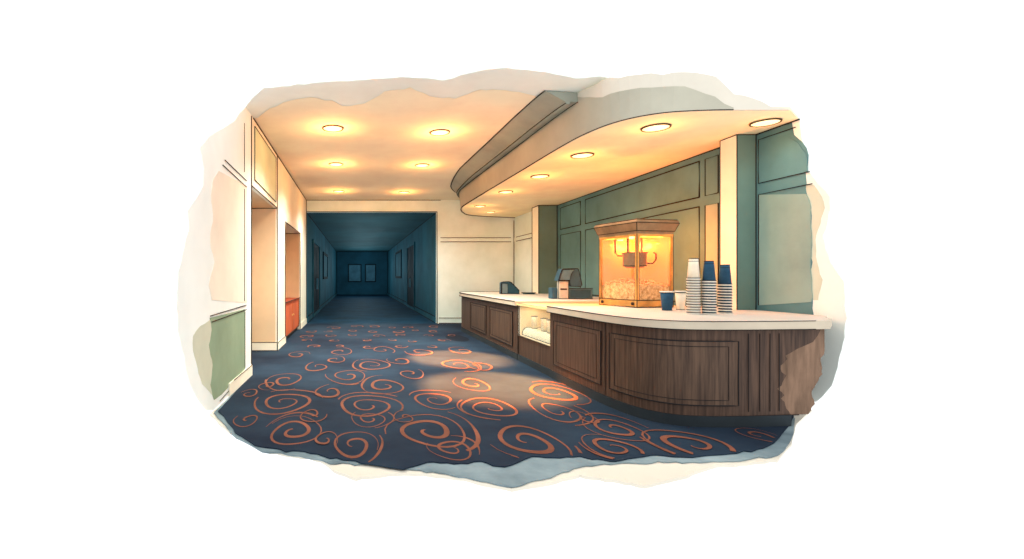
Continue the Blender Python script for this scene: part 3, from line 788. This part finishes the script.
for (x0, x1, y0, y1) in ((-hx+0.034, hx-0.034, -hy+0.012, -hy+0.018), (-hx+0.034, hx-0.034, hy-0.018, hy-0.012), (-hx+0.012, -hx+0.018, -hy+0.034, hy-0.034), (hx-0.018, hx-0.012, -hy+0.034, hy-0.034)):
    rear = x0 > 0 or y0 > 0
    bm = new_bm(); box(bm, x0, x1, y0, y1, ZB+0.002, ZG); pl('rear_pane' if rear else 'glass_pane', bm, AMBERGLOW if rear else GLASS)
def ringloft(bm, levels, mi=0):
    R = [[bm.verts.new((sx*(hx+o), sy*(hy+o), z)) for sx, sy in ((-1,-1),(1,-1),(1,1),(-1,1))] for o, z in levels]
    for a, b in zip(R, R[1:]):
        for k in range(4): bm.faces.new([a[k], a[(k+1)%4], b[(k+1)%4], b[k]]).material_index = mi
    bm.faces.new(R[0]).material_index = mi; bm.faces.new(R[-1]).material_index = mi
bm = new_bm(); ringloft(bm, [(0.0, ZG), (0.004, ZG+0.03), (0.012, ZG+0.036), (0.050, ZHT-0.055), (0.046, ZHT-0.03), (0.030, ZHT-0.012), (0.0, ZHT)]); hood = pl('hood', bm, BRONZE)
bm = new_bm(); ringloft(bm, [(0.001, ZG-0.03), (0.003, ZG-0.03), (0.003, ZG+0.001), (0.001, ZG+0.001)]); pl('top_rail', bm, BRASS, hood)
bm = new_bm()
def rect(o, z): return [(sx*(hx+o), sy*(hy+o), z) for sx, sy in ((-1,-1),(1,-1),(1,1),(-1,1),(-1,-1))]
for o, z in ((0.012, ZG+0.04), (0.050, ZHT-0.055), (0.032, ZHT-0.012)): tube(bm, rect(o, z), 0.0055)
for sx, sy in ((-1,-1),(1,-1),(1,1),(-1,1)): tube(bm, [(sx*(hx+.012), sy*(hy+.012), ZG+.04), (sx*(hx+.05), sy*(hy+.05), ZHT-.055)], 0.005)
pl('edge_bead', bm, INK, hood)
bm = new_bm()
for z in (0.006, ZB): tube(bm, rect(0.001, z), 0.005)
for sx, sy in ((-1,-1),(1,-1),(-1,1)): tube(bm, [(sx*hx, sy*hy, 0.006), (sx*hx, sy*hy, ZG)], 0.005)
for (a, b) in (((-hx, -hy+0.035), (-hx, hy-0.035)), ((-hx+0.035, -hy), (hx-0.035, -hy))):
    tube(bm, [(a[0], a[1], ZB), (a[0], a[1], ZG-0.03), (b[0], b[1], ZG-0.03), (b[0], b[1], ZB)], 0.0032)
pl('edge_bead', bm, INKB, base)
bm = new_bm(); lathe(bm, [(0, 0.54), (0.11, 0.54), (0.145, 0.57), (0.150, 0.735), (0.158, 0.74), (0.158, 0.755), (0.05, 0.765), (0, 0.765)], (0, 0, 0), 28); k = pl('kettle', bm, STEEL, pm, True)
bm = new_bm()
for nm, z, r in (('rim', 0.748, 0.160), ('foot_band', 0.566, 0.146)):
    bm = new_bm(); tube(bm, [(r*math.cos(a*PI/12), r*math.sin(a*PI/12), z) for a in range(24)], 0.006, 6, 0, True); pl(nm, bm, INK, k)
for x, y in ((-0.07, 0.05), (0.07, -0.04)):
    bm = new_bm(); tube(bm, [(x, y, 0.75), (x, y, ZG)], 0.016); pl('hanger_rod', bm, STEEL, k)
    bm = new_bm()
    for q in (-1, 1): tube(bm, [(x+q*0.011, y-0.011, 0.765), (x+q*0.011, y-0.011, ZG)], 0.004)
    pl('rod_outline', bm, INK, k)
bm = new_bm(); tube(bm, [(-0.08, 0.13, 0.71), (-0.10, 0.20, 0.715), (-0.11, 0.24, 0.76), (-0.11, 0.245, 0.95)], 0.012); pl('handle', bm, INK, k)
bm = new_bm(); tube(bm, [(0.11, -0.10, 0.60), (0.17, -0.14, 0.60), (0.20, -0.16, 0.65), (0.20, -0.16, 0.73), (0.175, -0.14, 0.75)], 0.011); pl('handle', bm, INK, k)
bm = new_bm(); lathe(bm, [(0, 0.94), (0.035, 0.94), (0.05, 0.98), (0, 0.983)], (0.0, 0.27, 0), 16); pl('lamp_cup', bm, LENS, hood)
for lx, ly, lz, en in ((0.12, 0.20, 0.86, 26), (-0.02, -0.22, 0.84, 26)):
    l = bpy.data.lights.new('popcorn_lamp_and_fill', 'POINT'); l.energy = en*0.30; l.color = (1.0, 0.32, 0.07); l.shadow_soft_size = 0.05
    o = bpy.data.objects.new('popcorn_lamp_and_fill', l); COL.objects.link(o); o.parent = pm; o.location = (lx, ly, lz)
bm = new_bm(); box(bm, hx+0.002, hx+0.03, -0.10, 0.10, 0.88, 0.93, 0, 0.006); pl('rear_fill_box', bm, BRASS, hood)  # brass boxes added as cover for the rear fill lights
bm = new_bm(); box(bm, -0.10, 0.10, hy+0.002, hy+0.03, 0.88, 0.93, 0, 0.006); pl('rear_fill_box', bm, BRASS, hood)
for lx, ly in ((hx+0.10, 0.0), (0.0, hy+0.10)):  # fill lights added behind the machine to warm the green wall
    l = bpy.data.lights.new('popcorn_lamp_and_fill', 'POINT'); l.energy = 34 if lx else 40; l.color = (1.0, 0.23, 0.025); l.shadow_soft_size = 0.04
    o = bpy.data.objects.new('popcorn_lamp_and_fill', l); COL.objects.link(o); o.parent = pm; o.location = (lx, ly, 0.84)
# popcorn heap
bm = new_bm(); R = Matrix.Rotation(TH, 3, 'Z')
def heap(x, y):
    e = max(abs(x)/hx, abs(y)/hy); return 0.27*(1 - 0.30*e**2) + 0.05*noise.noise(Vector((x*9, y*9, 2)))
# bed below the flakes
nx = 12; vg = {}
for i in range(nx+1):
    for j in range(nx+1):
        x = (-1+2*i/nx)*(hx-0.03); y = (-1+2*j/nx)*(hy-0.03); vg[i, j] = (bm.verts.new((x, y, ZB+heap(x, y)-0.015)), bm.verts.new((x, y, ZB+0.003)))
for i in range(nx):
    for j in range(nx):
        for s in (0, 1): bm.faces.new([vg[i,j][s], vg[i+1,j][s], vg[i+1,j+1][s], vg[i,j+1][s]])
for i in range(nx):
    for a, b in (((i,0),(i+1,0)), ((i,nx),(i+1,nx)), ((0,i),(0,i+1)), ((nx,i),(nx,i+1))):
        bm.faces.new([vg[a][0], vg[b][0], vg[b][1], vg[a][1]])
def flake(p, r):
    mm = Matrix.Translation(p) @ Matrix.Rotation(random.uniform(0, 6), 4, Vector((random.random(), random.random(), random.random()+.1)).normalized())
    g = bmesh.ops.create_icosphere(bm, subdivisions=1, radius=r, matrix=mm)
    s = random.random()*50
    for v in g['verts']:
        d = (v.co - p); v.co = p + d*(1 + 0.55*noise.noise(d*90 + Vector((s, s, s))))
for i in range(420):
    x = random.uniform(-hx+0.045, hx-0.045); y = random.uniform(-hy+0.045, hy-0.045); flake(Vector((x, y, ZB+heap(x, y)-0.006)), random.uniform(0.014, 0.022))
for i in range(330):
    if i % 2: x, y = -hx+0.045, random.uniform(-hy+0.045, hy-0.045)
    else: x, y = random.uniform(-hx+0.045, hx-0.045), -hy+0.045
    flake(Vector((x, y, random.uniform(ZB+0.02, ZB+heap(x, y)))), random.uniform(0.013, 0.020))
setmat(bm, bm.faces, 0)
for f in bm.faces:
    f.material_index = 1 if len(f.verts) == 3 and random.random() < 0.12 else 0
pc = link('popcorn', bm, [CORN, wash('toasted_popcorn', (190, 104, 46), 0.2, 20)], None, local=True)
pc.location = ctr; pc.rotation_euler = (0, 0, TH)
tag(pc, 'heap of yellow popcorn filling the bottom of the glass machine', 'popcorn', None, 'stuff')

# ------------------------------------------------------------------ paper cups
def cup_meshes(h, r0, r1):
    bm = new_bm(); lathe(bm, [(0, 0), (r0*0.92, 0), (r0, 0.004), (r1, h-0.008), (r1-0.005, h-0.008), (r0-0.004, 0.012), (0, 0.012)], (0, 0, 0), 28)
    b = bm
    bm = new_bm(); lathe(bm, [(r1-0.007, h-0.016), (r1+0.004, h-0.016), (r1+0.006, h-0.008), (r1+0.004, h), (r1-0.003, h), (r1-0.007, h-0.008)], (0, 0, 0), 28, 0, True)
    return b, bm
def make_cup(label, group, loc, h, r0, r1, body, rim, upside, first=[]):
    t = thing('paper_cup', label, 'paper cup', loc, 0, group)
    a, b = cup_meshes(h, r0, r1)
    ia = new_bm(); tube(ia, [((r0+0.001)*math.cos(q*PI/12), (r0+0.001)*math.sin(q*PI/12), 0.003) for q in range(24)], 0.0035, 5, 0, True)
    ib = new_bm(); tube(ib, [((r1+0.003)*math.cos(q*PI/12), (r1+0.003)*math.sin(q*PI/12), h-0.018) for q in range(24)], 0.0042, 5, 0, True)
    for m in (a, b, ia, ib):
        if upside:
            bmesh.ops.rotate(m, verts=m.verts, cent=(0, 0, 0), matrix=Matrix.Rotation(PI, 3, 'X')); bmesh.ops.translate(m, verts=m.verts, vec=(0, 0, h))
    link('cup_body', a, body, t, local=True, smooth=True); link('rim', b, rim, t, local=True, smooth=True)
    link('foot_line', ia, INK, t, local=True); link('rim_line', ib, INK, t, local=True)
    return t
def copy_cup(src, label, loc):
    r = src.copy(); COL.objects.link(r); r.location = loc; r['label'] = label
    for ch in src.children:
        c = ch.copy(); COL.objects.link(c); c.parent = r
    return r
CH, CR0, CR1 = 0.235, 0.043, 0.061
ORD = ['topmost', 'second', 'third', 'fourth', 'fifth', 'sixth', 'seventh', 'eighth', 'ninth', 'tenth', 'eleventh', 'twelfth', 'thirteenth', 'fourteenth', 'fifteenth']
def stack(px, py, n, pitch, body, colour, where, group):
    x, y, z = on_floor(px, py, ZT)
    src = None
    for k in range(n):
        i = n-1-k
        lab = ('%s paper cup, upside down on top of the %s' % (colour, where)) if i == 0 else ('%s paper cup, %s from the top of the %s' % (colour, 'lowest and last' if k == 0 else ORD[i], where))
        loc = (x, y, ZT + 0.001 + k*pitch)
        if src is None: src = make_cup(lab, group, loc, CH, CR0, CR1, body, CUPR, True)
        else: copy_cup(src, lab, loc)
stack(693.5, 314.0, 14, 0.0292, CUPW, 'cream', 'tall left stack of cups', 'cream cups in the left stack')
stack(709.0, 314.4, 13, 0.0292, BLUE, 'navy', 'middle stack of cups', 'navy cups in the middle stack')
stack(725.0, 313.6, 11, 0.0312, BLUE, 'navy', 'right stack of cups', 'navy cups in the right stack')
x, y, z = on_floor(667, 310.4, ZT); make_cup('single navy paper cup standing upright beside the popcorn machine', 'loose cups', (x, y, ZT+0.001), 0.235, 0.054, 0.074, BLUE, CUPR, False)
x, y, z = on_floor(680.6, 309.8, ZT); make_cup('single cream paper cup standing upright beside the tall cup stack', 'loose cups', (x, y, ZT+0.001), 0.235, 0.044, 0.060, CUPW, CUPR, False)

# ------------------------------------------------------------------ cash register
yr = 8.95; sx = yr/F
rx = lambda px: (px-HX)*sx
t = thing('cash_register', 'slate cash register with hooded screen on beige stand on counter', 'cash register', (rx(570), yr, ZT))
bm = new_bm(); box(bm, rx(568), rx(592), yr-0.02, yr+0.36, ZT, ZT+0.20, 0, 0.012); d = link('cash_drawer', bm, SLATE, t)
bm = new_bm(); box(bm, rx(570), rx(590), yr-0.028, yr-0.018, ZT+0.03, ZT+0.17, 0, 0.003); link('drawer_front', bm, SLATED, d)
bm = new_bm(); box(bm, rx(552.5), rx(558), yr+0.02, yr+0.20, ZT, ZT+0.21, 0, 0.012); link('printer', bm, SLATED, t)
bm = new_bm(); box(bm, rx(558), rx(567.5), yr-0.06, yr+0.06, ZT, ZT+0.34, 0, 0.014); st = link('stand', bm, BEIGE, t)
bm = new_bm(); box(bm, rx(559), rx(565.5), yr-0.066, yr-0.058, ZT+0.17, ZT+0.20, 0, 0.002); link('slot', bm, INKB, st)
# hood: a wedge with a rounded back
a = [(rx(556), ZT+0.34), (rx(557.2), ZT+0.42), (rx(559.5), ZT+0.54), (rx(561), ZT+0.56), (rx(575), ZT+0.565), (rx(576), ZT+0.55), (rx(579.5), ZT+0.26), (rx(578), ZT+0.23), (rx(568), ZT+0.24), (rx(567), ZT+0.34)]
bm = new_bm(); prism(bm, [(x, yr-0.10, z) for x, z in a], (0, 0.18, 0)); h = link('screen_hood', bm, SLATED, t)
a2 = [(rx(557), ZT+0.35), (rx(560), ZT+0.545), (rx(571.5), ZT+0.55), (rx(568.5), ZT+0.46), (rx(567.2), ZT+0.35)]
bm = new_bm(); prism(bm, [(x, yr-0.112, z) for x, z in a2], (0, 0.012, 0)); link('screen', bm, SLATE, h)
bm = new_bm(); q = [(x, yr-0.104, z) for x, z in a]; tube(bm, q + [q[0]], 0.007); q = [(x, yr-0.114, z) for x, z in a2]; tube(bm, q + [q[0]], 0.006); link('edge_bead', bm, INK, h)
bm = new_bm()
q = [(rx(568), yr-0.03, ZT+0.009), (rx(592), yr-0.03, ZT+0.009), (rx(592), yr-0.03, ZT+0.20), (rx(568), yr-0.03, ZT+0.20)]; tube(bm, q + [q[0]], 0.006); link('edge_bead', bm, INK, d)
bm = new_bm(); q = [(rx(557), yr-0.064, ZT+0.009), (rx(567), yr-0.064, ZT+0.009), (rx(567), yr-0.064, ZT+0.34), (rx(557), yr-0.064, ZT+0.34)]; tube(bm, q + [q[0]], 0.006); link('edge_bead', bm, INK, st)

# card terminal: a wedge facing the aisle
yt = 11.55; sx = yt/F
t = thing('card_terminal', 'small slate wedge shaped card terminal on the far countertop', 'card terminal', (rx(510), yt, ZT))
q = [(rx(501), ZT+0.001), (rx(501.4), ZT+0.27), (rx(503), ZT+0.295), (rx(509), ZT+0.30), (rx(511), ZT+0.285), (rx(519), ZT+0.09), (rx(519.5), ZT+0.001)]
bm = new_bm(); prism(bm, [(x, yt, z) for x, z in q], (0, 0.14, 0)); b = link('body', bm, SLATED, t)
q2 = [(rx(501.6), ZT+0.012), (rx(502), ZT+0.255), (rx(507.6), ZT+0.24), (rx(507.6), ZT+0.012)]
bm = new_bm(); prism(bm, [(x, yt-0.012, z) for x, z in q2], (0, 0.012, 0)); link('front_plate', bm, wash('pale_slate_plastic', (112, 136, 142), 0.1, 6, 0.5), b)
bm = new_bm(); w = [(x, yt-0.004, z) for x, z in q]; tube(bm, w + [w[0]], 0.010); w = [(x, yt-0.014, z) for x, z in q2]; tube(bm, w + [w[0]], 0.007)
link('edge_bead', bm, INK, b)
# flat dark dish behind it
t = thing('change_dish', 'flat dark oval change dish beside the card terminal', 'dish', (rx(528), 11.5, ZT))
bm = new_bm(); lathe(bm, [(0, 0.001), (0.12, 0.001), (0.165, 0.03), (0.155, 0.034), (0.11, 0.012), (0, 0.012)], (rx(528), 11.5, ZT), 28); link('bowl', bm, SLATED, t, smooth=True)
bm = new_bm(); tube(bm, [(rx(528)+0.162*math.cos(a*PI/14), 11.5+0.162*math.sin(a*PI/14), ZT+0.033) for a in range(28)], 0.008, 6, 0, True); link('rim', bm, INK, t)

# ------------------------------------------------------------------ light, camera
w = bpy.data.worlds.new('world'); S.world = w; w.use_nodes = True
bg = w.node_tree.nodes['Background']; bg.inputs[0].default_value = (0.95, 1.0, 1.03, 1); bg.inputs[1].default_value = 1.0
cam = bpy.data.cameras.new('camera'); co = bpy.data.objects.new('camera', cam); COL.objects.link(co)
co.location = (0, 0, EYE); co.rotation_euler = (PI/2, 0, 0)
cam.sensor_width = 36; cam.lens = 36*F/1024; cam.shift_x = (512-HX)/1024; cam.shift_y = -(279.5-HY)/1024
cam.clip_start = 0.05; cam.clip_end = 200
S.camera = co
vs = S.view_settings
vs.view_transform = 'Standard'; vs.look = 'None'; vs.gamma = 1.0; vs.use_curve_mapping = False
vs.exposure = 0.5
